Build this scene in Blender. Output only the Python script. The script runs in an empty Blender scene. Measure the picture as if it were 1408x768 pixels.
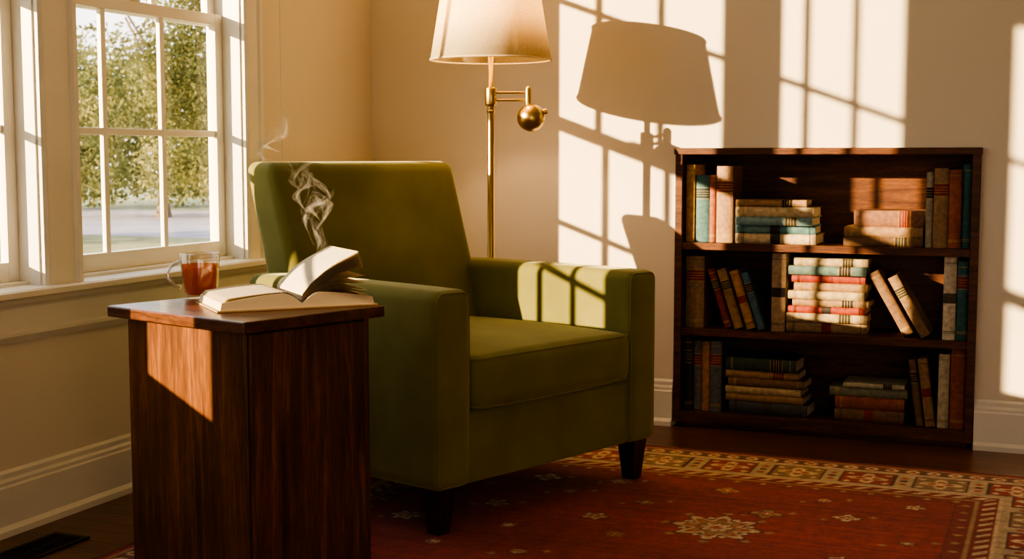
import bpy, bmesh, math, random
import numpy as np
from mathutils import Vector, Matrix
random.seed(7); np.random.seed(7)
scene = bpy.context.scene
COL = scene.collection
rad = math.radians

# ---------------------------------------------------------------- materials
def newmat(name):
    m = bpy.data.materials.new(name); m.use_nodes = True
    nt = m.node_tree
    b = nt.nodes["Principled BSDF"]
    return m, nt, b
def N(nt, t, **kw):
    n = nt.nodes.new(t)
    for k, v in kw.items(): setattr(n, k, v)
    return n
def ramp(nt, stops):
    r = N(nt, "ShaderNodeValToRGB")
    el = r.color_ramp.elements
    while len(el) < len(stops): el.new(0.5)
    for e, (p, c) in zip(el, stops):
        e.position = p; e.color = (*c, 1)
    return r
def coords(nt, scale=(1,1,1), rot=(0,0,0), kind="Object"):
    tc = N(nt, "ShaderNodeTexCoord"); mp = N(nt, "ShaderNodeMapping")
    mp.inputs["Scale"].default_value = scale; mp.inputs["Rotation"].default_value = rot
    nt.links.new(tc.outputs[kind], mp.inputs["Vector"]); return mp.outputs["Vector"]
def plain(name, c, rough=0.5, metal=0.0, var=0.08, nscale=8, bump=0.0, bscale=200, **kw):
    m, nt, b = newmat(name)
    v = coords(nt)
    n = N(nt, "ShaderNodeTexNoise"); n.inputs["Scale"].default_value = nscale; n.inputs["Detail"].default_value = 4
    nt.links.new(v, n.inputs["Vector"])
    c1 = tuple(max(0, x*(1-var)) for x in c); c2 = tuple(min(1, x*(1+var)) for x in c)
    r = ramp(nt, [(0.3, c1), (0.7, c2)])
    nt.links.new(n.outputs["Fac"], r.inputs["Fac"]); nt.links.new(r.outputs["Color"], b.inputs["Base Color"])
    b.inputs["Roughness"].default_value = rough; b.inputs["Metallic"].default_value = metal
    if bump > 0:
        n2 = N(nt, "ShaderNodeTexNoise"); n2.inputs["Scale"].default_value = bscale
        nt.links.new(v, n2.inputs["Vector"])
        bp = N(nt, "ShaderNodeBump"); bp.inputs["Strength"].default_value = bump; bp.inputs["Distance"].default_value = 0.002
        nt.links.new(n2.outputs["Fac"], bp.inputs["Height"]); nt.links.new(bp.outputs["Normal"], b.inputs["Normal"])
    for k, val in kw.items(): b.inputs[k.replace("_", " ")].default_value = val
    return m
def wood(name, c1, c2, c3, scale=(14,14,1.2), rough=0.35, big=3.0):
    m, nt, b = newmat(name)
    v = coords(nt, scale)
    n = N(nt, "ShaderNodeTexNoise"); n.inputs["Scale"].default_value = big; n.inputs["Detail"].default_value = 8; n.inputs["Distortion"].default_value = 0.9
    nt.links.new(v, n.inputs["Vector"])
    r = ramp(nt, [(0.28, c1), (0.5, c2), (0.72, c3)])
    nt.links.new(n.outputs["Fac"], r.inputs["Fac"])
    n2 = N(nt, "ShaderNodeTexNoise"); n2.inputs["Scale"].default_value = big*9; n2.inputs["Detail"].default_value = 5
    nt.links.new(v, n2.inputs["Vector"])
    mx = N(nt, "ShaderNodeMixRGB", blend_type='MULTIPLY'); mx.inputs["Fac"].default_value = 0.6
    r2 = ramp(nt, [(0.38, (0.3,0.3,0.3)), (0.58, (1,1,1))])
    nt.links.new(n2.outputs["Fac"], r2.inputs["Fac"])
    nt.links.new(r.outputs["Color"], mx.inputs[1]); nt.links.new(r2.outputs["Color"], mx.inputs[2])
    nt.links.new(mx.outputs["Color"], b.inputs["Base Color"])
    b.inputs["Roughness"].default_value = rough
    return m

M_wall = plain("wall_paint", (0.75,0.67,0.545), 0.75, var=0.02, nscale=2, bump=0.12, bscale=350)
M_ceil = plain("ceiling_paint", (0.8,0.76,0.68), 0.8, var=0.02)
M_trim = plain("trim_paint", (0.79,0.745,0.65), 0.4, var=0.02)
M_walnut = wood("walnut_veneer", (0.055,0.017,0.005), (0.15,0.052,0.015), (0.27,0.105,0.028), (11,11,0.8), 0.36)
M_walnut_top = wood("walnut_top", (0.06,0.021,0.010), (0.14,0.053,0.024), (0.22,0.09,0.04), (10,1.2,10), 0.28)
M_shelf = wood("mahogany_case", (0.05,0.015,0.006), (0.12,0.038,0.012), (0.20,0.070,0.021), (1.2,14,14), 0.42)
M_leg = wood("dark_leg", (0.02,0.007,0.004), (0.05,0.017,0.009), (0.08,0.028,0.015), (20,20,2), 0.35)
M_brass = plain("brass", (0.48,0.34,0.14), 0.32, 1.0, var=0.06)
M_dark = plain("dark_metal", (0.03,0.025,0.02), 0.5, 0.6)
M_pages = plain("page_paper", (0.72,0.62,0.46), 0.8, var=0.06, nscale=30)
M_cord = plain("cord", (0.7,0.66,0.56), 0.6)

def velvet():
    m, nt, b = newmat("olive_velvet")
    v = coords(nt)
    n = N(nt, "ShaderNodeTexNoise"); n.inputs["Scale"].default_value = 5; n.inputs["Detail"].default_value = 5
    nt.links.new(v, n.inputs["Vector"])
    r = ramp(nt, [(0.3, (0.170,0.160,0.050)), (0.7, (0.235,0.220,0.072))])
    nt.links.new(n.outputs["Fac"], r.inputs["Fac"]); nt.links.new(r.outputs["Color"], b.inputs["Base Color"])
    b.inputs["Roughness"].default_value = 0.85
    b.inputs["Sheen Weight"].default_value = 0.5; b.inputs["Sheen Roughness"].default_value = 0.4
    b.inputs["Sheen Tint"].default_value = (0.8,0.78,0.5,1)
    b.inputs["Specular IOR Level"].default_value = 0.15
    n2 = N(nt, "ShaderNodeTexNoise"); n2.inputs["Scale"].default_value = 420
    nt.links.new(v, n2.inputs["Vector"])
    bp = N(nt, "ShaderNodeBump"); bp.inputs["Strength"].default_value = 0.25; bp.inputs["Distance"].default_value = 0.002
    nt.links.new(n2.outputs["Fac"], bp.inputs["Height"]); nt.links.new(bp.outputs["Normal"], b.inputs["Normal"])
    return m
M_velvet = velvet()

def floor_mat():
    m, nt, b = newmat("hardwood_planks")
    v = coords(nt, (1,1,1))
    br = N(nt, "ShaderNodeTexBrick"); br.inputs["Scale"].default_value = 1.0
    br.inputs["Color1"].default_value = (0.13,0.050,0.021,1); br.inputs["Color2"].default_value = (0.20,0.080,0.034,1)
    br.inputs["Mortar"].default_value = (0.015,0.006,0.003,1)
    br.inputs["Mortar Size"].default_value = 0.002; br.inputs["Brick Width"].default_value = 1.1; br.inputs["Row Height"].default_value = 0.085
    nt.links.new(v, br.inputs["Vector"])
    v2 = coords(nt, (1.5,22,1))
    n = N(nt, "ShaderNodeTexNoise"); n.inputs["Scale"].default_value = 4; n.inputs["Detail"].default_value = 7
    nt.links.new(v2, n.inputs["Vector"])
    r = ramp(nt, [(0.3,(0.5,0.5,0.5)),(0.7,(1.25,1.25,1.25))]); nt.links.new(n.outputs["Fac"], r.inputs["Fac"])
    mx = N(nt, "ShaderNodeMixRGB", blend_type='MULTIPLY'); mx.inputs["Fac"].default_value = 1
    nt.links.new(br.outputs["Color"], mx.inputs[1]); nt.links.new(r.outputs["Color"], mx.inputs[2])
    nt.links.new(mx.outputs["Color"], b.inputs["Base Color"]); b.inputs["Roughness"].default_value = 0.32
    return m
M_floor = floor_mat()

def attr_mat(name, rough, nscale=60, var=0.35, bump=0.3, bscale=500, sheen=0):
    m, nt, b = newmat(name)
    a = N(nt, "ShaderNodeVertexColor", layer_name="Col")
    v = coords(nt)
    n = N(nt, "ShaderNodeTexNoise"); n.inputs["Scale"].default_value = nscale; n.inputs["Detail"].default_value = 6
    nt.links.new(v, n.inputs["Vector"])
    r = ramp(nt, [(0.3,(1-var,)*3),(0.7,(1+var*0.4,)*3)]); nt.links.new(n.outputs["Fac"], r.inputs["Fac"])
    mx = N(nt, "ShaderNodeMixRGB", blend_type='MULTIPLY'); mx.inputs["Fac"].default_value = 1
    nt.links.new(a.outputs["Color"], mx.inputs[1]); nt.links.new(r.outputs["Color"], mx.inputs[2])
    nt.links.new(mx.outputs["Color"], b.inputs["Base Color"]); b.inputs["Roughness"].default_value = rough
    n2 = N(nt, "ShaderNodeTexNoise"); n2.inputs["Scale"].default_value = bscale
    nt.links.new(v, n2.inputs["Vector"])
    bp = N(nt, "ShaderNodeBump"); bp.inputs["Strength"].default_value = bump; bp.inputs["Distance"].default_value = 0.002
    nt.links.new(n2.outputs["Fac"], bp.inputs["Height"]); nt.links.new(bp.outputs["Normal"], b.inputs["Normal"])
    b.inputs["Sheen Weight"].default_value = sheen
    return m
M_cover = attr_mat("book_cloth", 0.65)
M_rug = attr_mat("rug_wool", 0.95, nscale=25, var=0.25, bump=0.6, bscale=300, sheen=0.1)

def thin_glass(name, tint, k, base):
    """thin clear sheet: transparent with a symmetric facing-dependent reflection"""
    m, nt, b = newmat(name); nt.nodes.remove(b)
    out = nt.nodes["Material Output"]
    t = N(nt, "ShaderNodeBsdfTransparent"); t.inputs[0].default_value = (*tint,1)
    g = N(nt, "ShaderNodeBsdfGlossy"); g.inputs["Roughness"].default_value = 0.02
    f = N(nt, "ShaderNodeLayerWeight"); f.inputs["Blend"].default_value = 0.5
    p = N(nt, "ShaderNodeMath", operation='POWER'); p.inputs[1].default_value = 4.0
    nt.links.new(f.outputs["Facing"], p.inputs[0])
    q = N(nt, "ShaderNodeMath", operation='MULTIPLY_ADD'); q.inputs[1].default_value = k; q.inputs[2].default_value = base
    nt.links.new(p.outputs[0], q.inputs[0])
    mx = N(nt, "ShaderNodeMixShader")
    nt.links.new(q.outputs[0], mx.inputs[0]); nt.links.new(t.outputs[0], mx.inputs[1]); nt.links.new(g.outputs[0], mx.inputs[2])
    nt.links.new(mx.outputs[0], out.inputs["Surface"]); return m
M_glass = thin_glass("window_glass", (0.97,0.98,0.97), 0.5, 0.02)
M_mug = thin_glass("mug_glass", (0.97,0.96,0.94), 0.85, 0.13)
M_handle = thin_glass("mug_handle_glass", (0.97,0.96,0.94), 0.7, 0.30)
def tea_mat():
    m, nt, b = newmat("black_tea"); nt.nodes.remove(b)
    out = nt.nodes["Material Output"]
    t = N(nt, "ShaderNodeBsdfTransparent"); t.inputs[0].default_value = (0.95,0.45,0.12,1)
    g = N(nt, "ShaderNodeBsdfTranslucent"); g.inputs["Color"].default_value = (0.95,0.30,0.03,1)
    d = N(nt, "ShaderNodeBsdfDiffuse"); d.inputs["Color"].default_value = (0.50,0.12,0.015,1)
    m0 = N(nt, "ShaderNodeMixShader"); m0.inputs[0].default_value = 0.4
    nt.links.new(g.outputs[0], m0.inputs[1]); nt.links.new(d.outputs[0], m0.inputs[2])
    mx = N(nt, "ShaderNodeMixShader"); mx.inputs[0].default_value = 0.42
    nt.links.new(t.outputs[0], mx.inputs[1]); nt.links.new(m0.outputs[0], mx.inputs[2])
    nt.links.new(mx.outputs[0], out.inputs["Surface"]); return m
M_tea = tea_mat()
def shade_mat():
    m, nt, b = newmat("linen_shade"); nt.nodes.remove(b)
    out = nt.nodes["Material Output"]
    v = coords(nt, (60,60,420))
    n = N(nt, "ShaderNodeTexNoise"); n.inputs["Scale"].default_value = 1.5; nt.links.new(v, n.inputs["Vector"])
    r = ramp(nt, [(0.3,(0.70,0.60,0.43)),(0.7,(0.86,0.77,0.58))]); nt.links.new(n.outputs["Fac"], r.inputs["Fac"])
    d = N(nt, "ShaderNodeBsdfDiffuse"); t = N(nt, "ShaderNodeBsdfTranslucent")
    nt.links.new(r.outputs["Color"], d.inputs["Color"]); nt.links.new(r.outputs["Color"], t.inputs["Color"])
    mx = N(nt, "ShaderNodeMixShader"); mx.inputs[0].default_value = 0.45
    nt.links.new(d.outputs[0], mx.inputs[1]); nt.links.new(t.outputs[0], mx.inputs[2])
    nt.links.new(mx.outputs[0], out.inputs["Surface"]); return m
M_shade = shade_mat()
def bulb_mat():
    m, nt, b = newmat("bulb_glow")
    b.inputs["Base Color"].default_value = (1,0.8,0.5,1)
    b.inputs["Emission Color"].default_value = (1,0.62,0.28,1); b.inputs["Emission Strength"].default_value = 12
    return m
M_bulb = bulb_mat()
def steam_mat():
    m, nt, b = newmat("steam_vapour"); nt.nodes.remove(b)
    out = nt.nodes["Material Output"]
    tc = N(nt, "ShaderNodeTexCoord"); sp = N(nt, "ShaderNodeSeparateXYZ"); nt.links.new(tc.outputs["UV"], sp.inputs[0])
    def mth(op, a, bb=None):
        q = N(nt, "ShaderNodeMath", operation=op)
        for i, x in enumerate((a, bb)):
            if x is None: continue
            if isinstance(x, (int, float)): q.inputs[i].default_value = x
            else: nt.links.new(x, q.inputs[i])
        return q.outputs[0]
    def hump(s):   # 4 s (1-s)
        return mth('MULTIPLY', mth('MULTIPLY', s, mth('SUBTRACT', 1.0, s)), 4.0)
    e = mth('POWER', hump(sp.outputs[0]), 1.6); l = mth('POWER', hump(sp.outputs[1]), 0.7)
    mp = N(nt, "ShaderNodeMapping"); mp.inputs["Scale"].default_value = (3,6,1); nt.links.new(tc.outputs["UV"], mp.inputs[0])
    n = N(nt, "ShaderNodeTexNoise"); n.inputs["Scale"].default_value = 1.5; n.inputs["Detail"].default_value = 3; n.inputs["Distortion"].default_value = 1.5
    nt.links.new(mp.outputs[0], n.inputs["Vector"])
    r = ramp(nt, [(0.35,(0,0,0)),(0.75,(1,1,1))]); nt.links.new(n.outputs["Fac"], r.inputs["Fac"])
    f = mth('MULTIPLY', mth('MULTIPLY', mth('MULTIPLY', e, l), r.outputs["Color"]), 0.34)
    t = N(nt, "ShaderNodeBsdfTransparent"); d = N(nt, "ShaderNodeBsdfDiffuse"); tr = N(nt, "ShaderNodeBsdfTranslucent")
    d.inputs["Color"].default_value = (0.95,0.93,0.9,1); tr.inputs["Color"].default_value = (0.95,0.93,0.9,1)
    m1 = N(nt, "ShaderNodeMixShader"); nt.links.new(d.outputs[0], m1.inputs[1]); nt.links.new(tr.outputs[0], m1.inputs[2])
    m2 = N(nt, "ShaderNodeMixShader"); nt.links.new(f, m2.inputs[0]); nt.links.new(t.outputs[0], m2.inputs[1]); nt.links.new(m1.outputs[0], m2.inputs[2])
    nt.links.new(m2.outputs[0], out.inputs["Surface"]); return m
M_steam = steam_mat()
def leaf_mat():
    m, nt, b = newmat("leaves"); nt.nodes.remove(b)
    out = nt.nodes["Material Output"]
    v = coords(nt); n = N(nt, "ShaderNodeTexNoise"); n.inputs["Scale"].default_value = 1.6; n.inputs["Detail"].default_value = 9
    nt.links.new(v, n.inputs["Vector"])
    r = ramp(nt, [(0.3,(0.10,0.11,0.05)),(0.5,(0.22,0.22,0.09)),(0.7,(0.48,0.42,0.18))]); nt.links.new(n.outputs["Fac"], r.inputs["Fac"])
    d = N(nt, "ShaderNodeBsdfDiffuse"); t = N(nt, "ShaderNodeBsdfTranslucent")
    nt.links.new(r.outputs["Color"], d.inputs["Color"]); nt.links.new(r.outputs["Color"], t.inputs["Color"])
    mx = N(nt, "ShaderNodeMixShader"); mx.inputs[0].default_value = 0.4
    nt.links.new(d.outputs[0], mx.inputs[1]); nt.links.new(t.outputs[0], mx.inputs[2])
    nt.links.new(mx.outputs[0], out.inputs["Surface"]); return m
M_leaf = leaf_mat()
M_bark = plain("bark", (0.16,0.12,0.09), 0.9, var=0.3)
def lawn_mat():
    m, nt, b = newmat("lawn_and_drive")
    tc = N(nt,"ShaderNodeTexCoord"); sp = N(nt,"ShaderNodeSeparateXYZ"); nt.links.new(tc.outputs["Object"],sp.inputs[0])
    n = N(nt,"ShaderNodeTexNoise"); n.inputs["Scale"].default_value=1.5; n.inputs["Detail"].default_value=5; nt.links.new(tc.outputs["Object"],n.inputs["Vector"])
    g = ramp(nt,[(0.3,(0.17,0.17,0.08)),(0.7,(0.38,0.35,0.18))]); nt.links.new(n.outputs["Fac"],g.inputs["Fac"])
    p = ramp(nt,[(0.3,(0.30,0.26,0.28)),(0.7,(0.40,0.35,0.37))]); nt.links.new(n.outputs["Fac"],p.inputs["Fac"])
    c = N(nt,"ShaderNodeMath",operation='COMPARE'); c.inputs[1].default_value=26.0; c.inputs[2].default_value=5.0; nt.links.new(sp.outputs["Y"],c.inputs[0])
    mx = N(nt,"ShaderNodeMixRGB"); nt.links.new(c.outputs[0],mx.inputs[0]); nt.links.new(g.outputs["Color"],mx.inputs[1]); nt.links.new(p.outputs["Color"],mx.inputs[2])
    nt.links.new(mx.outputs["Color"],b.inputs["Base Color"]); b.inputs["Roughness"].default_value=0.9
    return m
M_lawn = lawn_mat()

# ---------------------------------------------------------------- geometry helpers
def empty(name, loc=(0,0,0), rotz=0):
    e = bpy.data.objects.new(name, None); e.empty_display_size = 0.1
    e.location = loc; e.rotation_euler = (0,0,rotz); COL.objects.link(e); return e
def link(name, me, mat=None, parent=None, smooth=False):
    o = bpy.data.objects.new(name, me); COL.objects.link(o)
    if mat is not None: me.materials.append(mat)
    if parent is not None: o.parent = parent
    if smooth:
        for p in me.polygons: p.use_smooth = True
    return o
def boxes(name, lst, mat, parent=None, bevel=0.0):
    bm = bmesh.new()
    for (x0,x1,y0,y1,z0,z1) in lst:
        vs = [bm.verts.new((x,y,z)) for x in (x0,x1) for y in (y0,y1) for z in (z0,z1)]
        for f in ((0,1,3,2),(4,6,7,5),(0,4,5,1),(2,3,7,6),(0,2,6,4),(1,5,7,3)):
            bm.faces.new([vs[i] for i in f])
    bmesh.ops.recalc_face_normals(bm, faces=bm.faces)
    me = bpy.data.meshes.new(name); bm.to_mesh(me); bm.free()
    o = link(name, me, mat, parent)
    if bevel > 0:
        b = o.modifiers.new("bevel", 'BEVEL'); b.width = bevel; b.segments = 3; b.limit_method = 'ANGLE'
    return o
def softbox(name, x0,x1,y0,y1,z0,z1, r, mat, parent, crown=(0,0,0), shear=0.0, zref=0.0):
    c = Vector(((x0+x1)/2,(y0+y1)/2,(z0+z1)/2)); h = Vector(((x1-x0)/2,(y1-y0)/2,(z1-z0)/2))
    def samples(hh):
        s = []
        for i in range(5): s.append(-hh + r*i/5)
        for i in range(11): s.append((-hh+r) + (2*hh-2*r)*i/10)
        for i in range(1,6): s.append(hh - r + r*i/5)
        return s
    S = [samples(h[i]) for i in range(3)]; n = len(S[0])
    bm = bmesh.new(); cache = {}
    def V(i,j,k):
        key = (i,j,k)
        if key in cache: return cache[key]
        p = Vector((S[0][i],S[1][j],S[2][k]))
        q = Vector([max(-(h[a]-r), min(h[a]-r, p[a])) for a in range(3)])
        d = p-q
        if d.length > 1e-9: d.normalize()
        w = q + d*r
        u = [1-(w[a]/h[a])**2 for a in range(3)]
        u = [max(0,x) for x in u]
        w = Vector((w.x + crown[0]*d.x*u[1]*u[2]**0.5, w.y + crown[1]*d.y*u[0]**0.5*u[2]**0.5, w.z + crown[2]*d.z*(u[0]*u[1])**0.6))
        w += c
        w.y += (w.z - zref)*shear
        cache[key] = bm.verts.new(w); return cache[key]
    for a in range(n-1):
        for b in range(n-1):
            for e, rev in ((0,True),(n-1,False)):
                for q in ([V(e,a,b),V(e,a+1,b),V(e,a+1,b+1),V(e,a,b+1)],
                          [V(a,e,b),V(a,e,b+1),V(a+1,e,b+1),V(a+1,e,b)],
                          [V(a,b,e),V(a+1,b,e),V(a+1,b+1,e),V(a,b+1,e)]):
                    if rev: q.reverse()
                    bm.faces.new(q)
    me = bpy.data.meshes.new(name); bm.to_mesh(me); bm.free()
    return link(name, me, mat, parent, smooth=True)
def lathe(name, prof, mat, parent, loc=(0,0,0), segs=48, smooth=True, close=False):
    verts=[]; faces=[]; n=len(prof)
    for s in range(segs):
        a=2*math.pi*s/segs
        for (r,z) in prof: verts.append((loc[0]+r*math.cos(a),loc[1]+r*math.sin(a),loc[2]+z))
    m = n if close else n-1
    for s in range(segs):
        t=(s+1)%segs
        for i in range(m):
            j=(i+1)%n
            faces.append((s*n+i,t*n+i,t*n+j,s*n+j))
    me=bpy.data.meshes.new(name); me.from_pydata(verts,[],faces)
    bm=bmesh.new(); bm.from_mesh(me); bmesh.ops.remove_doubles(bm,verts=bm.verts,dist=1e-6); bmesh.ops.recalc_face_normals(bm,faces=bm.faces); bm.to_mesh(me); bm.free()
    return link(name, me, mat, parent, smooth=smooth)
def tube(name, pts, r, mat, parent, cyclic=False, res=4):
    cu=bpy.data.curves.new(name,'CURVE'); cu.dimensions='3D'; cu.bevel_depth=r; cu.bevel_resolution=res; cu.use_fill_caps=True
    sp=cu.splines.new('POLY'); sp.points.add(len(pts)-1)
    for p,q in zip(sp.points,pts): p.co=(*q,1)
    sp.use_cyclic_u=cyclic; sp.use_smooth=True
    cu.materials.append(mat)
    o=bpy.data.objects.new(name,cu); COL.objects.link(o); o.parent=parent; return o
def extrude_profile(name, prof, y0, y1, mat, parent, along='Y', offset=(0,0,0)):
    """closed 2-D profile (a,z) swept along an axis"""
    n=len(prof); vs=[]
    for t in (y0,y1):
        for a,z in prof:
            vs.append((a+offset[0],t,z) if along=='Y' else (t,a+offset[1],z))
    fs=[tuple(range(n)),tuple(range(2*n-1,n-1,-1))]+[(i,(i+1)%n,n+(i+1)%n,n+i) for i in range(n)]
    me=bpy.data.meshes.new(name); me.from_pydata(vs,[],fs)
    bm=bmesh.new(); bm.from_mesh(me); bmesh.ops.recalc_face_normals(bm,faces=bm.faces); bm.to_mesh(me); bm.free()
    return link(name, me, mat, parent)

# ---------------------------------------------------------------- room  (camera stands at x=0,y=0)
XL, YB = -2.68, 5.02
XR, YF, ZC = 2.4, -2.6, 2.75
XG = -2.78       # glazing plane
XO = -2.80       # outer face of the left wall
boxes("floor", [(XL-0.2,XR+0.1,YF-0.1,YB+0.35,-0.08,0.0)], M_floor)
boxes("ceiling", [(XL-0.2,XR+0.1,YF-0.1,YB+0.35,ZC,ZC+0.1)], M_ceil)
SX0, SX1, SZ0, SZ1 = -1.369, -0.266, 0.02, 1.073     # bookshelf outline
boxes("wall_back", [(XL-0.12,SX0-0.001,YB,YB+0.3,0,ZC),(SX1+0.001,XR,YB,YB+0.3,0,ZC),(SX0-0.001,SX1+0.001,YB,YB+0.3,SZ1+0.001,ZC),
                    (SX0-0.001,SX1+0.001,YB+0.285,YB+0.3,0,SZ1+0.001)], M_wall)
boxes("wall_right", [(XR,XR+0.12,YF,YB+0.3,0,ZC)], M_wall)
boxes("wall_front", [(XL-0.12,0.2,YF-0.12,YF,0,ZC),(0.2,2.0,YF-0.12,YF,2.2,ZC),(2.0,XR,YF-0.12,YF,0,ZC)], M_wall)
WZ0, WZ1 = 0.69, 2.52
WIN = [(3.07,4.06),(2.30,3.03),(1.52,2.08)]
segs=[]
ys=[YF]+[v for w in sorted(WIN) for v in w]+[YB]
for i in range(0,len(ys),2): segs.append((XO,XL,ys[i],ys[i+1],0,ZC))
for a,b in WIN: segs += [(XO,XL,a,b,0,WZ0-0.02),(XO,XL,a,b,WZ1,ZC)]
boxes("wall_left", segs, M_wall)

def baseprof(s):   # (offset from wall, z)
    return [(0,0),(s*0.028,0),(s*0.028,0.018),(s*0.018,0.03),(s*0.018,0.135),(s*0.014,0.14),(s*0.014,0.150),(s*0.009,0.158),(s*0.009,0.172),(s*0.003,0.18),(0,0.18)]
extrude_profile("baseboard_left", baseprof(1), YF, YB, M_trim, None, 'Y', (XL,0,0))
extrude_profile("baseboard_back", baseprof(-1), XL, SX0-0.003, M_trim, None, 'X', (0,YB,0))
extrude_profile("baseboard_back.001", baseprof(-1), SX1+0.003, XR, M_trim, None, 'X', (0,YB,0))
extrude_profile("baseboard_right", baseprof(-1), YF, YB, M_trim, None, 'Y', (XR,0,0))

# stool + apron running under the window group
SILL0, SILL1 = 1.38, 4.20
stool=[(-0.10,0.655),(0.055,0.655),(0.062,0.66),(0.062,0.675),(0.055,0.68),(-0.10,0.68)]
extrude_profile("trim_1", stool, SILL0, SILL1, M_trim, None, 'Y', (XL,0,0))
apron=[(0,0.655),(0.035,0.655),(0.03,0.64),(0.02,0.63),(0.018,0.625),(0.018,0.565),(0.024,0.56),(0.024,0.55),(0.015,0.535),(0.012,0.53),(0,0.53)]
extrude_profile("trim_2", apron, SILL0+0.03, SILL1-0.03, M_trim, None, 'Y', (XL,0,0))

for k,(a,b) in enumerate(WIN):
    W = empty("window_%d"%(k+1), (XG,(a+b)/2,WZ0))
    inv = Matrix.Translation((-XG,-(a+b)/2,-WZ0))
    L=[]
    # jamb liners / frame
    L += [(XO-0.02,XL,a-0.001,a+0.012,WZ0-0.02,WZ1),(XO-0.02,XL,b-0.012,b+0.001,WZ0-0.02,WZ1),(XO-0.02,XL,a,b,WZ1-0.012,WZ1),(XO-0.05,XL-0.04,a,b,WZ0-0.02,WZ0)]
    a1,b1=a+0.012,b-0.012
    zm=1.515
    def sash(x0,x1,z0,z1,bot,top,rows):
        st=0.042
        L.extend([(x0,x1,a1,a1+st,z0,z1),(x0,x1,b1-st,b1,z0,z1),(x0,x1,a1+st,b1-st,z0,z0+bot),(x0,x1,a1+st,b1-st,z1-top,z1)])
        w=(b1-a1-2*st)
        if k!=2:
            for i in (1,2):
                y=a1+st+w*i/3; L.append((x0+0.006,x1-0.006,y-0.011,y+0.011,z0+bot,z1-top))
        hh=(z1-z0-bot-top)
        for i in range(1,rows):
            z=z0+bot+hh*i/rows; L.append((x0+0.0065,x1-0.0065,a1+st,b1-st,z-0.011,z+0.011))
    sash(XG+0.0,XG+0.028,WZ0,zm+0.02,0.055,0.038,2)
    sash(XG-0.03,XG-0.002,zm-0.02,WZ1-0.012,0.038,0.045,2)
    # lock
    L.append((XG+0.0,XG+0.03,(a+b)/2-0.03,(a+b)/2+0.03,zm+0.02,zm+0.032))
    o=boxes("frame_and_sashes", L, M_trim, W, bevel=0.002); o.data.transform(inv)
    vs=[];fs=[]
    for (xg,z0,z1) in ((XG+0.014,WZ0+0.03,zm),(XG-0.016,zm,WZ1-0.03)):
        n0=len(vs); vs+=[(xg,a1+0.03,z0),(xg,b1-0.03,z0),(xg,b1-0.03,z1),(xg,a1+0.03,z1)]; fs.append((n0,n0+1,n0+2,n0+3))
    me=bpy.data.meshes.new("glass"); me.from_pydata(vs,[],fs); me.transform(inv); link("glass",me,M_glass,W)
    # casings
    def casing(y0,y1,nm):
        pr=[(0,y0),(0.014,y0),(0.020,y0+0.012),(0.018,y0+0.02),(0.018,y1-0.025),(0.026,y1-0.018),(0.026,y1),(0,y1)]
        n=len(pr); vs=[(XL+p[0],p[1],z) for z in (0.68,WZ1+0.09) for p in pr]
        fs=[tuple(range(n)),tuple(range(2*n-1,n-1,-1))]+[(i,(i+1)%n,n+(i+1)%n,n+i) for i in range(n)]
        me=bpy.data.meshes.new(nm); me.from_pydata(vs,[],fs); me.transform(inv)
        bm=bmesh.new(); bm.from_mesh(me); bmesh.ops.recalc_face_normals(bm,faces=bm.faces); bm.to_mesh(me); bm.free()
        link(nm, me, M_trim, W)
    if k==0: casing(b-0.006,b+0.095,"casing_side"); casing(3.024,3.172,"casing_mullion")
    if k==1: casing(2.08-0.006,a+0.006,"casing_mullion")
    if k==2: casing(a-0.09,a+0.006,"casing_side")
    h=boxes("casing_head",[(XL,XL+0.02,(3.172 if k==0 else a+0.006),b-0.006,WZ1-0.006,WZ1+0.09)],M_trim,W); h.data.transform(inv)

# blind pull chain
bc=empty("blind_cord",(-2.61,4.20,1.0))
cu=[(0,0,z) for i,z in enumerate(np.linspace(0,1.62,3))]
tube("chain",cu,0.0012,M_cord,bc)
bm=bmesh.new()
for i in range(150):
    bmesh.ops.create_icosphere(bm,subdivisions=1,radius=0.0026,matrix=Matrix.Translation((0,0,i*0.0108)))
me=bpy.data.meshes.new("beads"); bm.to_mesh(me); bm.free(); link("beads",me,M_cord,bc)
boxes("bracket",[(-0.07,0.006,-0.008,0.008,1.60,1.63)],M_cord,bc)

# floor register
fv=empty("floor_vent",(-2.50,2.74,0.0))
L=[(-0.06,0.06,-0.17,-0.155,0,0.005),(-0.06,0.06,0.155,0.17,0,0.005),(-0.06,-0.048,-0.155,0.155,0,0.005),(0.048,0.06,-0.155,0.155,0,0.005),(-0.004,0.004,-0.155,0.155,0,0.004)]
for i in range(24):
    y=-0.15+i*0.013; L.append((-0.048,0.048,y,y+0.005,0.001,0.004))
boxes("grille",L,M_dark,fv); boxes("duct_shade",[(-0.05,0.05,-0.157,0.157,0.0002,0.0012)],plain("duct_shade_black",(0.004,0.004,0.004),0.9),fv)  # flat near-black sheet under the slats paints in the dark of the duct

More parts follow.
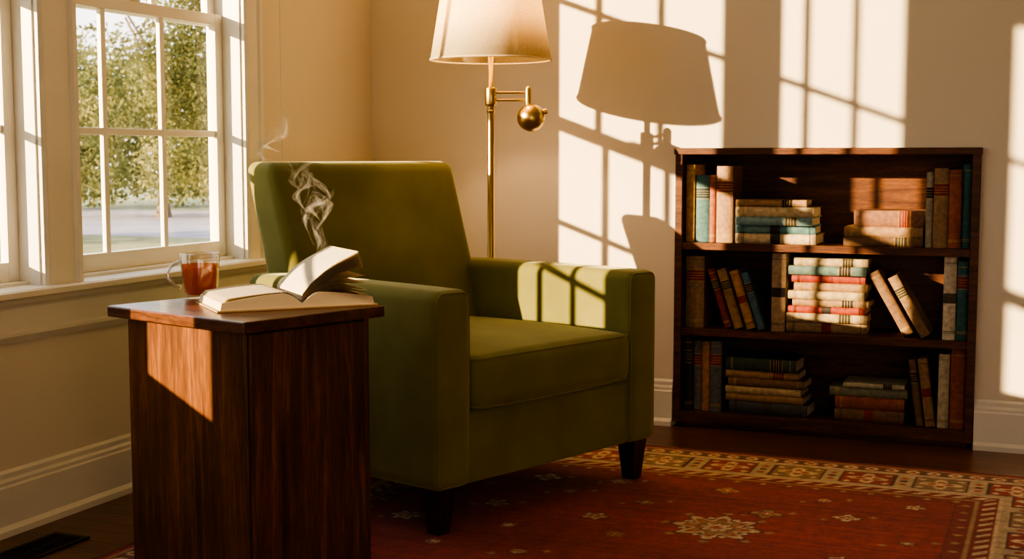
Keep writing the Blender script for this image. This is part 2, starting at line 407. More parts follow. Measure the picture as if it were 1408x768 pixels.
# ---------------------------------------------------------------- rug
def build_rug():
    x0,x1,y0,y1=-2.30,0.19,1.10,4.61
    st=0.006
    xs=np.arange(x0,x1+1e-6,st); ys=np.arange(y0,y1+1e-6,st)
    X,Y=np.meshgrid(xs,ys); nx,ny=len(xs),len(ys)
    ex=np.minimum(X-x0,x1-X); ey=np.minimum(Y-y0,y1-Y); e=np.minimum(ex,ey)*0.84
    t=np.where(ey<ex,X-(x0+x1)/2,Y-(y0+y1)/2)*0.84
    red=np.array((0.36,0.054,0.044)); dred=np.array((0.21,0.034,0.030)); cream=np.array((0.64,0.49,0.33)); tan=np.array((0.42,0.26,0.15)); brown=np.array((0.12,0.046,0.034)); rose=np.array((0.43,0.11,0.075))
    C=np.zeros((ny,nx,3)); C[:]=red
    stri=0.80+0.34*np.random.rand(ny)[:,None]; stri=stri*(1+0.10*np.sin(ys*9)[:,None])
    C*=stri[:,:,None]
    def put(mask,c): C[mask]=c
    def rosette(cx,cy,R,cols,k=8,sy=1.0):
        dx=X-cx; dy=(Y-cy)/sy
        sel=(np.abs(dx)<R*1.3)&(np.abs(dy)<R*1.3)
        r=np.hypot(dx,dy); a=np.arctan2(dy,dx); w=0.78+0.22*np.cos(k*a)
        for f,c in cols: C[sel&(r<R*f*w)&(e>0.38)]=c
    rng=random.Random(3)
    # field motifs
    for i,cy in enumerate(np.arange(1.65,4.12,0.20)):
        for j,cx in enumerate(np.arange(-1.85,-0.2,0.30)):
            px=cx+(0.15 if i%2 else 0)+rng.uniform(-.05,.05); py=cy+rng.uniform(-.04,.04)
            if math.hypot(px+0.866,py-3.64)<0.22: continue
            s=rng.choice((0.026,0.034,0.045,0.055))
            kk=rng.choice((4,5,6,8))
            rosette(px,py,s,[(1.0,brown),(0.86,cream if rng.random()<.6 else tan),(0.5,rose),(0.25,cream)],kk)
            if rng.random()<.6:
                rosette(px+0.07,py+0.03,0.014,[(1,tan)],4); rosette(px-0.06,py-0.04,0.012,[(1,tan)],4)
    # medallion
    for c in ((-0.866,3.64),(-1.25,2.4),(-0.75,1.9)):
        rosette(c[0],c[1],0.13,[(1.05,brown),(0.97,cream),(0.78,tan),(0.72,rose),(0.6,tan),(0.42,brown),(0.36,cream),(0.16,rose)],8)
        for q in range(8):
            a=q*math.pi/4+0.39; rosette(c[0]+0.095*math.cos(a),c[1]+0.095*math.sin(a),0.02,[(1,brown),(0.7,cream)],5)
            rosette(c[0]+0.15*math.cos(a+.39),c[1]+0.15*math.sin(a+.39),0.016,[(1,tan)],4)
    # borders
    put(e<0.38,dred)
    put(e<0.022,dred*0.8); put((e>=0.022)&(e<0.034),red)
    put((e>=0.034)&(e<0.044),tan)
    b=(e>=0.044)&(e<0.092); put(b,brown*1.6)
    ph=np.mod(t,0.056)-0.028; rr=np.hypot(ph,e-0.068); put(b&(rr<0.019),cream); put(b&(rr<0.009),rose)
    put((e>=0.092)&(e<0.102),cream)
    b=(e>=0.102)&(e<0.268); put(b,cream*0.78)
    P=0.19; ph=np.mod(t+0.05,P)-P/2; idx=np.floor((t+0.05)/P); m=e-0.185
    box=(np.abs(ph)<0.072)&(np.abs(m)<0.066)
    put(b&box,brown); put(b&(np.abs(ph)<0.066)&(np.abs(m)<0.06)&(np.mod(idx,2)==0),dred*1.7); put(b&(np.abs(ph)<0.066)&(np.abs(m)<0.06)&(np.mod(idx,2)==1),tan*0.75)
    r=np.hypot(ph,m); a=np.arctan2(m,ph); w=0.72+0.28*np.cos(4*a)
    put(b&(r<0.056*w),cream); put(b&(r<0.034*w),rose); put(b&(r<0.014),cream)
    put(b&(np.hypot(np.abs(ph)-0.05,np.abs(m)-0.045)<0.009),cream)
    ph2=np.mod(t+0.05,P); put(b&(np.hypot(np.minimum(ph2,P-ph2),np.abs(m)-0.035)<0.010),rose); put(b&(np.hypot(np.minimum(ph2,P-ph2),m)<0.011),brown)
    put((e>=0.268)&(e<0.278),cream)
    b=(e>=0.278)&(e<0.325); put(b,dred*1.3)
    ph=np.mod(t+e,0.05)-0.025; put(b&(np.abs(ph)<0.011)&(np.abs(e-0.3015)<0.016),cream*0.9)
    put((e>=0.325)&(e<0.334),tan); put((e>=0.334)&(e<0.375),dred*1.3)
    ph=np.mod(t,0.07)-0.035; put((np.hypot(ph,e-0.355)<0.009),tan)
    C*=(0.80+0.40*np.random.rand(ny,nx))[:,:,None]
    Z=np.full((ny,nx),0.008); Z[0,:]=Z[-1,:]=0.0005; Z[:,0]=Z[:,-1]=0.0005
    co=np.stack([X,Y,Z],-1).reshape(-1,3).astype(np.float32)
    i=np.arange((ny-1)*(nx-1)); rr=i//(nx-1); cc=i%(nx-1); v0=rr*nx+cc
    F=np.stack([v0,v0+1,v0+nx+1,v0+nx],-1).astype(np.int32)
    me=bpy.data.meshes.new("rug"); me.vertices.add(len(co)); me.vertices.foreach_set("co",co.ravel())
    me.loops.add(F.size); me.loops.foreach_set("vertex_index",F.ravel()); me.polygons.add(len(F))
    me.polygons.foreach_set("loop_start",(np.arange(len(F))*4).astype(np.int32)); 
    me.update(calc_edges=True); me.validate()
    ca=me.color_attributes.new("Col",'FLOAT_COLOR','POINT')
    col=np.ones((len(co),4),np.float32); col[:,:3]=np.clip(C.reshape(-1,3),0,1); ca.data.foreach_set("color",col.ravel())
    link("rug",me,M_rug)
build_rug()

# ---------------------------------------------------------------- armchair (local x = across, y = toward the back)
ch=empty("armchair",(-1.528,3.218,0.008),math.atan2(0.939,0.345))
Wd=0.985
softbox("arm_left",0,0.135,0.0,0.84,0.13,0.675,0.030,M_velvet,ch,crown=(0,0.004,0.006))
softbox("arm_right",Wd-0.135,Wd,0.0,0.84,0.13,0.675,0.030,M_velvet,ch,crown=(0,0.004,0.006))
softbox("base",0.125,Wd-0.125,0.016,0.82,0.13,0.332,0.012,M_velvet,ch)
softbox("seat_cushion",0.141,Wd-0.141,-0.006,0.70,0.337,0.485,0.03,M_velvet,ch,crown=(0,0.010,0.024))
softbox("backrest",0.096,Wd-0.085,0.66,0.81,0.30,1.018,0.036,M_velvet,ch,crown=(0,0.012,0.0),shear=0.30,zref=0.45)
softbox("back_panel",0.05,Wd-0.05,0.78,0.845,0.13,0.60,0.02,M_velvet,ch)
def rrect(x0,x1,z0,z1,rr,y,ax='XZ',n=6):
    P=[]
    for (cx,cz,a0) in ((x1-rr,z1-rr,0),(x0+rr,z1-rr,90),(x0+rr,z0+rr,180),(x1-rr,z0+rr,270)):
        for i in range(n+1):
            a=rad(a0+90*i/n); p=(cx+rr*math.cos(a),cz+rr*math.sin(a))
            P.append((p[0],y,p[1]) if ax=='XZ' else (p[0],p[1],y))
    return P
for x0 in (0,Wd-0.135):
    tube("welt_arm",rrect(x0+0.008,x0+0.127,0.138,0.668,0.024,0.0075),0.0034,M_velvet,ch,True)
tube("welt_cushion_top",rrect(0.147,Wd-0.147,-0.001,0.69,0.022,0.478,'XY'),0.0042,M_velvet,ch,True)
tube("welt_cushion_bottom",rrect(0.147,Wd-0.147,-0.001,0.69,0.022,0.344,'XY'),0.0042,M_velvet,ch,True)
def leg(nm,cx,cy,sx,sy):
    t,b=0.036,0.022
    vs=[]
    for z,hw,ox,oy in ((0.0,b,0.006*sx,0.006*sy),(0.14,t,0,0)):
        for a,c in ((-1,-1),(1,-1),(1,1),(-1,1)): vs.append((cx+ox+a*hw,cy+oy+c*hw,z))
    fs=[(3,2,1,0),(4,5,6,7)]+[(i,(i+1)%4,4+(i+1)%4,4+i) for i in range(4)]
    me=bpy.data.meshes.new(nm); me.from_pydata(vs,[],fs); o=link(nm,me,M_leg,ch)
    bv=o.modifiers.new("b",'BEVEL'); bv.width=0.003; bv.segments=2
leg("leg_1",0.055,0.055,0,0); leg("leg_2",Wd-0.055,0.055,0,0); leg("leg_3",0.06,0.78,0,0); leg("leg_4",Wd-0.06,0.78,0,0)

# ---------------------------------------------------------------- side table (local x along R, y along L)
tb=empty("side_table",(-1.709,2.575,0.008),math.atan2(0.952,0.306))
TR,TL,TZ=0.45,0.541,0.662
boxes("top",[(0,TR,0,TL,TZ-0.028,TZ)],M_walnut_top,tb,bevel=0.004)
ov=0.036
boxes("body",[(ov,TR-ov-0.012,ov,TL-ov,0.0,TZ-0.028)],M_walnut,tb,bevel=0.002)
boxes("side_panel",[(TR-ov-0.010,TR-ov+0.008,ov-0.006,TL-ov+0.006,0.0,TZ-0.028)],M_walnut,tb,bevel=0.002)
boxes("door_panel",[(ov+0.004,TR-ov-0.016,ov-0.014,ov-0.001,0.02,TZ-0.034)],M_walnut,tb,bevel=0.002)
TOPZ=0.008+TZ

# ---------------------------------------------------------------- mug of tea
mg=empty("glass_tea_mug",(-2.101,2.968,TOPZ+0.001),0)
mg.scale=(1.13,1.13,1.13)
H=0.106
outer=[(0.0,0),(0.030,0),(0.034,0.003),(0.037,0.012),(0.041,0.035),(0.044,0.07),(0.0455,H-0.002),(0.0445,H),(0.0435,H-0.002),(0.042,0.07),(0.039,0.036),(0.035,0.016),(0.031,0.010),(0,0.009)]
lathe("cup",outer,M_mug,mg,segs=56)
lathe("tea",[(0,0.0095),(0.030,0.0105),(0.0345,0.0165),(0.0385,0.036),(0.0413,0.07),(0.0417,0.080),(0,0.080)],M_tea,mg,segs=56)
hp=[]
dx,dy=-0.93,-0.37
for i in range(17):
    a=rad(-80+160*i/16); rr=0.036*math.cos(a)+0.040; z=0.055+0.030*math.sin(a)
    hp.append((dx*rr,dy*rr,z))
tube("handle",hp,0.0050,M_handle,mg,res=6)

# ---------------------------------------------------------------- open book (local x across pages, y along spine)
ob=empty("open_book",(-1.725,2.86,TOPZ+0.001),math.atan2(0.732,0.681))
BL=0.24
def sweep(nm,prof,mat,y0=0.0,y1=BL):
    return extrude_profile(nm,prof,y0,y1,mat,ob,'Y')
M_bcover=plain("book_cover_tan",(0.42,0.30,0.17),0.6)
sweep("cover",[(-0.212,0),(0.195,0),(0.195,0.004),(0.004,0.004),(-0.004,0.004),(-0.212,0.004)],M_bcover,-0.004,BL+0.004)
def pageblock(W,zh,sgn):
    top=[(0.0,0.012)]
    for i in range(1,21):
        t=i/20; x=W*t; z=0.012+(zh-0.012)*math.sin(min(1,t*4.2)*math.pi/2)-(zh*0.45)*max(0,(t-0.25)/0.75)**1.4
        top.append((sgn*x,z))
    return [(0,0.004)]+top+[(sgn*(W+0.004),0.004)]
def page_edges():
    m,nt,b=newmat("page_edges"); v=coords(nt,(1,1,1))
    w=N(nt,"ShaderNodeTexWave",bands_direction='Z'); w.inputs["Scale"].default_value=160; w.inputs["Distortion"].default_value=1.5; nt.links.new(v,w.inputs["Vector"])
    r=ramp(nt,[(0.2,(0.54,0.42,0.28)),(0.7,(0.80,0.68,0.50))]); nt.links.new(w.outputs["Fac"],r.inputs["Fac"]); nt.links.new(r.outputs["Color"],b.inputs["Base Color"]); b.inputs["Roughness"].default_value=0.85
    return m
M_edge=page_edges()
sweep("pages_left",pageblock(0.20,0.040,-1),M_edge); sweep("pages_right",pageblock(0.182,0.040,1),M_edge)
# printed leaves (thin curved sheets) and a lifted fan
def page_mat():
    m,nt,b=newmat("printed_page"); nt.nodes.remove(b); out=nt.nodes["Material Output"]
    v=coords(nt,(1,1,1)); w=N(nt,"ShaderNodeTexWave",bands_direction='Y'); w.inputs["Scale"].default_value=38; w.inputs["Distortion"].default_value=0.0; nt.links.new(v,w.inputs["Vector"])
    n=N(nt,"ShaderNodeTexNoise"); n.inputs["Scale"].default_value=260; nt.links.new(v,n.inputs["Vector"])
    mu=N(nt,"ShaderNodeMath",operation='MULTIPLY'); nt.links.new(w.outputs["Fac"],mu.inputs[0]); nt.links.new(n.outputs["Fac"],mu.inputs[1])
    r=ramp(nt,[(0.42,(0.84,0.75,0.58)),(0.6,(0.68,0.59,0.45))]); nt.links.new(mu.outputs[0],r.inputs["Fac"])
    d=N(nt,"ShaderNodeBsdfDiffuse"); t=N(nt,"ShaderNodeBsdfTranslucent"); nt.links.new(r.outputs["Color"],d.inputs["Color"]); nt.links.new(r.outputs["Color"],t.inputs["Color"])
    mx=N(nt,"ShaderNodeMixShader"); mx.inputs[0].default_value=0.3; nt.links.new(d.outputs[0],mx.inputs[1]); nt.links.new(t.outputs[0],mx.inputs[2]); nt.links.new(mx.outputs[0],out.inputs["Surface"])
    return m
M_page=page_mat()
vs=[];fs=[]
fan=[(35-0.5*s,31-0.9*s,0.180) for s in range(14)]+[(23,11,0.178),(18,4,0.178),(14,-2,0.178),(11,-4,0.178)]
ns=len(fan)
for s,(A0,A1,L_) in enumerate(fan):
    f=s/(ns-1); ang0=rad(A0+16); ang1=rad(A1-6)
    x=0.0; z=0.020+0.016*(1-f); base=len(vs); k=14
    for i in range(k+1):
        vs+= [(x,0.001+0.0004*s,z),(x,BL-0.001-0.0004*s,z)]
        a=ang0+(ang1-ang0)*min(1,(i/k)*1.5); x+=L_/k*math.cos(a); z+=L_/k*math.sin(a)
    for i in range(k): fs.append((base+2*i,base+2*i+1,base+2*i+3,base+2*i+2))
me=bpy.data.meshes.new("lifted_pages"); me.from_pydata(vs,[],fs); link("lifted_pages",me,M_page,ob,smooth=True)
vs=[];fs=[]
for s in range(4):
    base=len(vs); pr=pageblock(0.20-0.003*s,0.040,-1)[1:-1]
    for i,(x,z) in enumerate(pr): vs+=[(x,0.002,z+0.0008+0.003*s*(i/20)),(x,BL-0.002,z+0.0008+0.003*s*(i/20))]
    for i in range(len(pr)-1): fs.append((base+2*i,base+2*i+1,base+2*i+3,base+2*i+2))
me=bpy.data.meshes.new("left_leaf"); me.from_pydata(vs,[],fs); link("left_leaf",me,M_page,ob,smooth=True)

# ---------------------------------------------------------------- floor lamp
LX,LY=-1.922,4.508
lp=empty("floor_lamp",(LX,LY,0.0))
lathe("base",[(0,0),(0.118,0),(0.12,0.006),(0.115,0.016),(0.06,0.022),(0.02,0.032),(0.013,0.05),(0,0.05)],M_brass,lp)
lathe("pole",[(0.0125,0.03),(0.0125,1.235),(0.010,1.24),(0.010,1.50),(0,1.50)],M_brass,lp,segs=24)
lathe("collar",[(0.0,1.225),(0.019,1.225),(0.021,1.23),(0.021,1.285),(0.019,1.29),(0,1.29)],M_brass,lp,segs=24)
lathe("collar_low",[(0.0,1.20),(0.015,1.20),(0.015,1.21),(0,1.21)],M_brass,lp,segs=24)
u=Vector((0.9259,0.3778,0))
for z in (1.245,1.272):
    p=[tuple(u*t+Vector((0,0,z))) for t in (0.0,0.06,0.13)]
    tube("swing_arm",p,0.005,M_brass,lp)
je=u*0.135
lathe("arm_joint",[(0,1.215),(0.011,1.215),(0.012,1.222),(0.012,1.285),(0.010,1.29),(0.004,1.295),(0,1.295)],M_brass,lp,loc=(je.x,je.y,0),segs=20)
prof=[(0.0505*math.sin(math.pi*i/24),1.182-0.0505*math.cos(math.pi*i/24)) for i in range(25)]
bl=u*0.145
lathe("brass_ball",prof,M_brass,lp,loc=(bl.x,bl.y,0),segs=40)
tube("thumb_screw",[tuple(bl+u*0.04+Vector((0,0,1.20))),tuple(bl+u*0.058+Vector((0,0,1.205)))],0.012,M_brass,lp)
tube("shade_neck",[(0,0,1.48),(0,0,1.66)],0.004,M_brass,lp)
Sb,St,Zb,Zt=0.218,0.172,1.388,1.665
lathe("shade",[(Sb,Zb),(St,Zt),(St-0.002,Zt),(Sb-0.002,Zb)],M_shade,lp,segs=96,close=True)
for z,r in ((Zb,Sb),(Zt,St)):
    tube("rim_ring",[(r*math.cos(2*math.pi*i/72),r*math.sin(2*math.pi*i/72),z) for i in range(72)],0.0035,M_shade,lp,True)
for i in range(3):
    a=i*2*math.pi/3+0.3; tube("spider",[(0,0,Zt-0.01),(St*math.cos(a),St*math.sin(a),Zt-0.002)],0.002,M_brass,lp)
lathe("socket",[(0,1.45),(0.018,1.45),(0.02,1.46),(0.02,1.50),(0,1.50)],M_brass,lp,segs=20)
lathe("bulb",[(0,1.50),(0.012,1.505),(0.016,1.52),(0.03,1.55),(0.03,1.57),(0.02,1.59),(0,1.598)],M_bulb,lp,segs=24)
ld=bpy.data.lights.new("lamp_light",'POINT'); ld.energy=12; ld.color=(1,0.62,0.3); ld.shadow_soft_size=0.03
lo=bpy.data.objects.new("lamp_light",ld); lo.location=(0,0,1.63); COL.objects.link(lo); lo.parent=lp

# ---------------------------------------------------------------- bookshelf
FY=YB-0.015; BY=YB+0.28
bs=empty("bookshelf",(SX0,FY,0))
def S(b): return (b[0]-SX0,b[1]-SX0,b[2]-FY,b[3]-FY,b[4],b[5])
tk=0.028
parts=[(SX0,SX0+tk,FY,BY,SZ0,SZ1),(SX1-tk,SX1,FY,BY,SZ0,SZ1)]
boxes("sides",[S(p) for p in parts],M_shelf,bs,bevel=0.002)
ix0,ix1=SX0+tk,SX1-tk
Z1,Z2,Z3=0.062,0.385,0.715
boxes("top",[S((SX0-0.004,SX1+0.004,FY-0.006,BY,SZ1-0.024,SZ1))],M_shelf,bs,bevel=0.002)
boxes("shelves",[S((ix0,ix1,FY+0.004,BY-0.012,z-0.028,z)) for z in (Z2,Z3)]+[S((ix0,ix1,FY+0.003,BY-0.012,SZ0,Z1))],M_shelf,bs,bevel=0.002)
boxes("back_panel",[S((ix0,ix1,BY-0.012,BY,SZ0,SZ1-0.024))],M_shelf,bs)
boxes("toe_kick",[S((SX0+0.02,SX1-0.02,FY+0.03,FY+0.05,0,SZ0))],M_shelf,bs)

# books -> one mesh
BV=[];BF=[];BC=[];BM=[]
def addpoly(M,pts,faces,c,mi):
    b=len(BV)
    for p in pts: BV.append(tuple(M@Vector(p)))
    for f in faces: BF.append(tuple(b+i for i in f)); BC.append(c); BM.append(mi)
def abox(M,x0,x1,y0,y1,z0,z1,c,mi):
    pts=[(x,y,z) for x in (x0,x1) for y in (y0,y1) for z in (z0,z1)]
    addpoly(M,pts,[(0,1,3,2),(4,6,7,5),(0,4,5,1),(2,3,7,6),(0,2,6,4),(1,5,7,3)],c,mi)
brng=random.Random(11)
def spine_strip(M,T,z0,z1,off,c):
    n=8; pts=[]
    for i in range(n+1):
        a=math.pi*i/n; x=T/2-(T/2+off)*math.cos(a); y=0.008-(0.008+off)*math.sin(a)
        pts+=[(x,y,z0),(x,y,z1)]
    addpoly(M,pts,[(2*i,2*i+2,2*i+3,2*i+1) for i in range(n)],c,0)
def book(M,T,H,D,col,label=None,style=0):
    c=tuple(col)
    t=min(0.003,T*0.12)
    abox(M,0,t,0.006,D,0,H,c,0); abox(M,T-t,T,0.006,D,0,H,c,0)
    n=8; pts=[]
    for z in (0,H):
        for i in range(n+1):
            a=math.pi*i/n; pts.append((T/2-T/2*math.cos(a),0.008-0.008*math.sin(a),z))
    m=n+1
    addpoly(M,pts,[(i,i+1,m+i+1,m+i) for i in range(n)]+[tuple(range(m-1,-1,-1)),tuple(range(m,2*m))],c,0)
    abox(M,t,T-t,0.009,D-0.004,0.004,H-0.004,(0.7,0.6,0.42),1)
    gold=(0.45,0.30,0.10); dark=tuple(x*0.25 for x in c)
    if label is None: label=brng.choice([(0.03,0.02,0.015),(0.25,0.03,0.02),(0.05,0.04,0.02)])
    st=style if style else brng.choice((1,2,3,4))
    if st in (1,3):
        spine_strip(M,T,H*0.66,H*0.80,0.0007,label)
        spine_strip(M,T,H*0.81,H*0.818,0.0009,gold); spine_strip(M,T,H*0.642,H*0.65,0.0009,gold)
        for k in range(3): spine_strip(M,T*1.0,H*(0.69+0.035*k),H*(0.697+0.035*k),0.0010,gold)
    if st in (2,3,4):
        for f in (0.08,0.10,0.92): spine_strip(M,T,H*f,H*f+0.0025,0.0008,gold if st!=4 else dark)
    if st==4:
        spine_strip(M,T,H*0.44,H*0.56,0.0007,label)
def up(s,zb,T,H,col,D=0.17,y=None,lean=0,label=None,style=0):
    y=FY+0.03+brng.uniform(0,0.018) if y is None else y
    M=Matrix.Translation((SX0+0.03+s,y,zb+0.0005))@Matrix.Rotation(rad(-lean),4,'Y')
    book(M,T,H,D,col,label,style)
def flat(s,z,T,H,col,D=0.17,y=None,rot=None,label=None,style=0):
    y=FY+0.035+brng.uniform(0,0.015) if y is None else y
    rot=brng.uniform(-2.5,2.5) if rot is None else rot
    M=Matrix.Translation((SX0+0.03+s,y,z))@Matrix.Rotation(rad(rot),4,'Z')@Matrix(((0,0,1,0),(0,1,0,0),(-1,0,0,T),(0,0,0,1)))
    book(M,T,H,D,col,label,style)
def stack(s,z,items):
    zz=z+0.0005
    for (ds,T,H,col) in reversed(items):
        flat(s+ds,zz,T,H,col); zz+=T+0.0006
TAN=(0.33,0.20,0.10);BRN=(0.20,0.11,0.055);CRM=(0.46,0.35,0.20);TEA=(0.08,0.18,0.18);LTE=(0.16,0.27,0.26);RED=(0.32,0.05,0.03);ORG=(0.50,0.26,0.08);DRK=(0.04,0.034,0.028);DTE=(0.04,0.13,0.13);MAR=(0.24,0.04,0.04);GRY=(0.14,0.14,0.13);YEL=(0.62,0.36,0.10);RBR=(0.32,0.10,0.055);BLU=(0.08,0.16,0.21)
# row 1 (top)
up(0.002,Z3,0.034,0.295,YEL,style=2); up(0.038,Z3,0.053,0.255,TEA,style=1,label=(0.02,0.05,0.05)); up(0.093,Z3,0.026,0.255,RBR,style=2); up(0.121,Z3,0.062,0.29,(0.36,0.21,0.12),style=3,label=(0.2,0.04,0.03))
stack(0.195,Z3,[(0.0,0.027,0.265,TAN),(0.0,0.037,0.295,(0.56,0.43,0.26)),(0.0,0.031,0.29,(0.20,0.33,0.33)),(0.0,0.031,0.30,(0.11,0.22,0.22)),(0.0,0.036,0.305,(0.56,0.43,0.26))])
stack(0.60,Z3,[(0.035,0.060,0.245,(0.25,0.12,0.07)),(0.0,0.036,0.28,TAN),(0.0,0.033,0.28,BRN)])
up(0.888,Z3,0.024,0.27,(0.34,0.30,0.22),style=1,label=(0.02,0.02,0.02)); up(0.914,Z3,0.05,0.285,TAN,style=1); up(0.966,Z3,0.043,0.28,RBR,style=2); up(1.01,Z3,0.034,0.30,DTE,style=2)
# row 2
up(0.004,Z2,0.072,0.275,(0.28,0.17,0.09),style=3)
for s,T,H,c in ((0.160,0.028,0.235,MAR),(0.200,0.034,0.235,TAN),(0.246,0.034,0.23,ORG),(0.290,0.028,0.225,BLU)): up(s,Z2,T,H,tuple(x*0.9 for x in c),lean=18,D=0.15)
up(0.338,Z2,0.052,0.295,(0.40,0.27,0.16),style=4)
stack(0.40,Z2,[(0.02,0.028,0.27,CRM),(0.0,0.033,0.285,(0.12,0.18,0.16)),(0.01,0.029,0.27,RED),(0.02,0.030,0.27,TAN),(0.0,0.030,0.28,CRM),(0.015,0.026,0.28,TAN),(0.0,0.026,0.285,RED),(-0.005,0.032,0.295,CRM),(-0.005,0.040,0.295,(0.32,0.21,0.11))])
up(0.822,Z2,0.036,0.26,BRN,lean=30,D=0.16); up(0.884,Z2,0.036,0.245,(0.27,0.16,0.08),lean=30,D=0.16)
up(0.957,Z2,0.044,0.30,(0.62,0.54,0.40),style=4,label=(0.1,0.08,0.05)); up(1.004,Z2,0.040,0.285,DTE,style=3)
# row 3
up(0.002,Z1,0.034,0.285,DRK); up(0.037,Z1,0.036,0.27,GRY); up(0.075,Z1,0.030,0.27,(0.38,0.19,0.08)); up(0.107,Z1,0.045,0.275,(0.12,0.13,0.13))
stack(0.165,Z1,[(0.0,0.048,0.27,(0.04,0.065,0.05)),(0.0,0.030,0.28,TAN),(0.01,0.032,0.29,BRN),(0.0,0.028,0.29,CRM),(0.0,0.028,0.30,TAN),(0.015,0.045,0.30,(0.06,0.07,0.07))])
stack(0.56,Z1,[(0.05,0.018,0.22,(0.48,0.45,0.32)),(0.0,0.034,0.28,(0.24,0.24,0.16)),(0.02,0.045,0.25,RBR),(0.02,0.045,0.25,BRN)])
for s,T,H,c in ((0.875,0.026,0.245,BRN),(0.908,0.034,0.25,TAN)): up(s,Z1,T,H,c,lean=8,D=0.15)
up(0.948,Z1,0.038,0.27,(0.54,0.46,0.32)); up(0.99,Z1,0.052,0.29,RBR)
me=bpy.data.meshes.new("shelf_books"); me.from_pydata(BV,[],BF)
me.materials.append(M_cover); me.materials.append(M_pages)
ca=me.color_attributes.new("Col",'FLOAT_COLOR','CORNER')
for p in me.polygons:
    p.material_index=BM[p.index]
    for li in p.loop_indices: ca.data[li].color=(*BC[p.index],1)
sbk=bpy.data.objects.new("shelf_books",me); COL.objects.link(sbk)

# ---------------------------------------------------------------- steam
def steam():
    F=Vector((-0.3778,0.9259,0)); R=Vector((0.9259,0.3778,0))
    vs=[];fs=[];uv=[]
    def strand(l0,d0,z0,z1,amp,drift,w0,w1,ph,fr,n=70):
        base=len(vs)
        for i in range(n+1):
            t=i/n; z=z0+(z1-z0)*t
            l=l0+drift*t+amp*(0.2+t)*math.sin(ph+fr*t*6.28)+0.4*amp*t*math.sin(ph*2+fr*2.3*t*6.28)
            d=d0+0.5*amp*math.cos(ph+fr*t*6.28)
            zz=z+0.5*amp*t*math.sin(ph*3+fr*1.6*t*6.28)
            w=(w0+(w1-w0)*t)*(0.6+0.5*math.sin(ph+t*9))
            a=1.0*math.sin(ph+t*5)
            side=(R*math.cos(a*0.7)+F*math.sin(a*0.7)+Vector((0,0,0.5*math.sin(t*11+ph))))*w
            c=R*l+F*d+Vector((0,0,zz))
            vs.append(tuple(c-side)); vs.append(tuple(c+side)); uv.append((0,t)); uv.append((1,t))
        for i in range(n): fs.append((base+2*i,base+2*i+1,base+2*i+3,base+2*i+2))
    strand(-0.490,3.42,0.79,1.02,0.024,-0.05,0.009,0.032,0.5,1.1)
    strand(-0.485,3.43,0.79,0.97,0.022,-0.00,0.010,0.028,2.0,1.3)
    strand(-0.500,3.42,0.82,1.01,0.034,-0.03,0.016,0.044,3.4,1.0)
    strand(-0.490,3.44,0.78,0.98,0.018,-0.045,0.008,0.022,4.4,1.6)
    strand(-0.505,3.43,0.88,1.02,0.042,-0.00,0.014,0.032,5.2,1.2)
    strand(-0.485,3.41,0.80,0.97,0.034,0.01,0.009,0.018,1.1,0.9)
    strand(-0.480,3.43,0.90,0.99,0.036,0.02,0.008,0.016,0.2,0.8)
    strand(-0.54,3.45,0.96,1.15,0.045,-0.08,0.012,0.022,1.2,1.0)
    strand(-0.56,3.46,1.00,1.12,0.050,-0.10,0.010,0.020,2.6,0.8)
    me=bpy.data.meshes.new("steam"); me.from_pydata(vs,[],fs)
    ul=me.uv_layers.new(name="UVMap")
    for lp_ in me.loops: ul.data[lp_.index].uv=uv[lp_.vertex_index]
    link("steam",me,M_steam,None,smooth=True)
steam()

# ---------------------------------------------------------------- outside
boxes("lawn",[(-80,XO-0.03,-30,80,-0.6,-0.5)],M_lawn)
def tree(name,cx,cy,trunk_h,clumps,nleaf,ls):
    T=empty(name,(cx,cy,-0.5))
    lathe("trunk",[(0.20,0),(0.14,0.4),(0.11,trunk_h*0.6),(0.06,trunk_h),(0,trunk_h)],M_bark,T,segs=12)
    for i in range(6):
        a=i*1.05; tube("branch",[(0,0,trunk_h*(0.45+0.07*i)),(0.5*math.cos(a),0.5*math.sin(a),trunk_h*(0.6+0.07*i)),(1.0*math.cos(a),1.0*math.sin(a),trunk_h*(0.8+0.06*i))],0.03,M_bark,T)
    cl=np.array(clumps); wts=cl[:,3]**2; wts/=wts.sum()
    idx=np.random.choice(len(cl),nleaf,p=wts)
    d=np.random.normal(size=(nleaf,3)); d/=np.linalg.norm(d,axis=1)[:,None]
    rr=np.random.rand(nleaf)**0.5
    c=cl[idx,:3]+d*(rr*cl[idx,3])[:,None]
    c[:,2]=np.abs(c[:,2]-0.3)+0.3
    a=np.random.normal(size=(nleaf,3)); a/=np.linalg.norm(a,axis=1)[:,None]
    b=np.cross(a,np.random.normal(size=(nleaf,3))); b/=np.linalg.norm(b,axis=1)[:,None]
    s=ls*(0.6+0.8*np.random.rand(nleaf))[:,None]
    V=np.stack([c-a*s,c-b*s*0.55,c+a*s,c+b*s*0.55],1).reshape(-1,3)
    F=np.arange(nleaf*4).reshape(-1,4)
    me=bpy.data.meshes.new("foliage"); me.from_pydata(V.tolist(),[],F.tolist()); link("foliage",me,M_leaf,T)
def rc(n,R,z0,z1,r0,r1):
    return [(random.uniform(-R,R),random.uniform(-R,R),random.uniform(z0,z1),random.uniform(r0,r1)) for _ in range(n)]
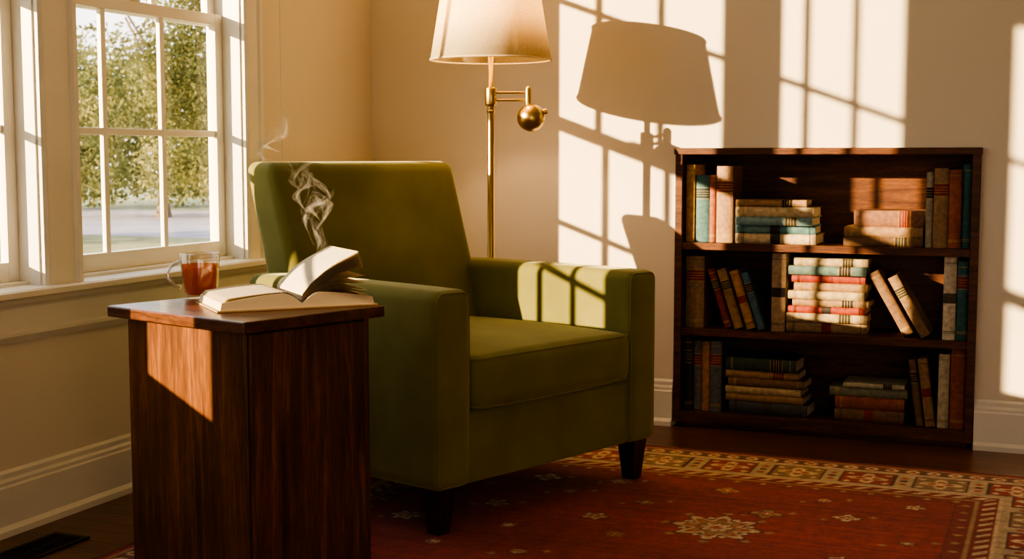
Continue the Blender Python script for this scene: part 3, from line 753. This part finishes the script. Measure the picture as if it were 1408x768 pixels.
tree("tree",-9.0,13.9,4.2,rc(26,0.95,1.2,5.2,0.30,0.60),30000,0.030)
tree("tree",-17.2,19.2,3.4,rc(22,2.2,0.8,2.7,0.5,0.9),22000,0.045)
tree("tree",-20.5,27.5,5.0,rc(22,3.4,1.0,4.0,0.8,1.4),16000,0.08)
tree("tree",-27.0,30.0,4.5,rc(18,4.0,1.0,3.0,1.0,1.6),12000,0.10)

# ---------------------------------------------------------------- light
w=bpy.data.worlds.new("sky"); scene.world=w; w.use_nodes=True
nt=w.node_tree; bg=nt.nodes["Background"]
tc=N(nt,"ShaderNodeTexCoord"); sp=N(nt,"ShaderNodeSeparateXYZ"); nt.links.new(tc.outputs["Generated"],sp.inputs[0])
r=ramp(nt,[(0.0,(0.30,0.25,0.19)),(0.5,(1.0,0.92,0.80)),(0.62,(0.88,0.91,0.93)),(1.0,(0.50,0.62,0.80))])
mr=N(nt,"ShaderNodeMapRange"); mr.inputs["From Min"].default_value=-1; nt.links.new(sp.outputs["Z"],mr.inputs["Value"])
nt.links.new(mr.outputs[0],r.inputs["Fac"]); nt.links.new(r.outputs["Color"],bg.inputs["Color"]); bg.inputs["Strength"].default_value=1.9
sd=bpy.data.lights.new("sun",'SUN'); sd.energy=11.5; sd.color=(1.0,0.74,0.44); sd.angle=rad(0.5)
so=bpy.data.objects.new("sun",sd); so.rotation_euler=Vector((0.85,1.0,-0.313)).to_track_quat('-Z','Y').to_euler(); so.location=(-6,-6,4); COL.objects.link(so)

# ---------------------------------------------------------------- camera
cd=bpy.data.cameras.new("camera"); cd.sensor_width=36; cd.lens=36*1850/1408; cd.clip_end=300
cd.dof.use_dof=True; cd.dof.focus_distance=4.0; cd.dof.aperture_fstop=7.1
co=bpy.data.objects.new("camera",cd); co.location=(0,0,1.05)
th=math.atan(172/1850)
co.rotation_euler=(math.pi/2-th,0,math.atan2(0.3778,0.9259))
COL.objects.link(co); scene.camera=co
scene.view_settings.view_transform='AgX'
scene.view_settings.look='AgX - High Contrast'
scene.view_settings.exposure=0.5
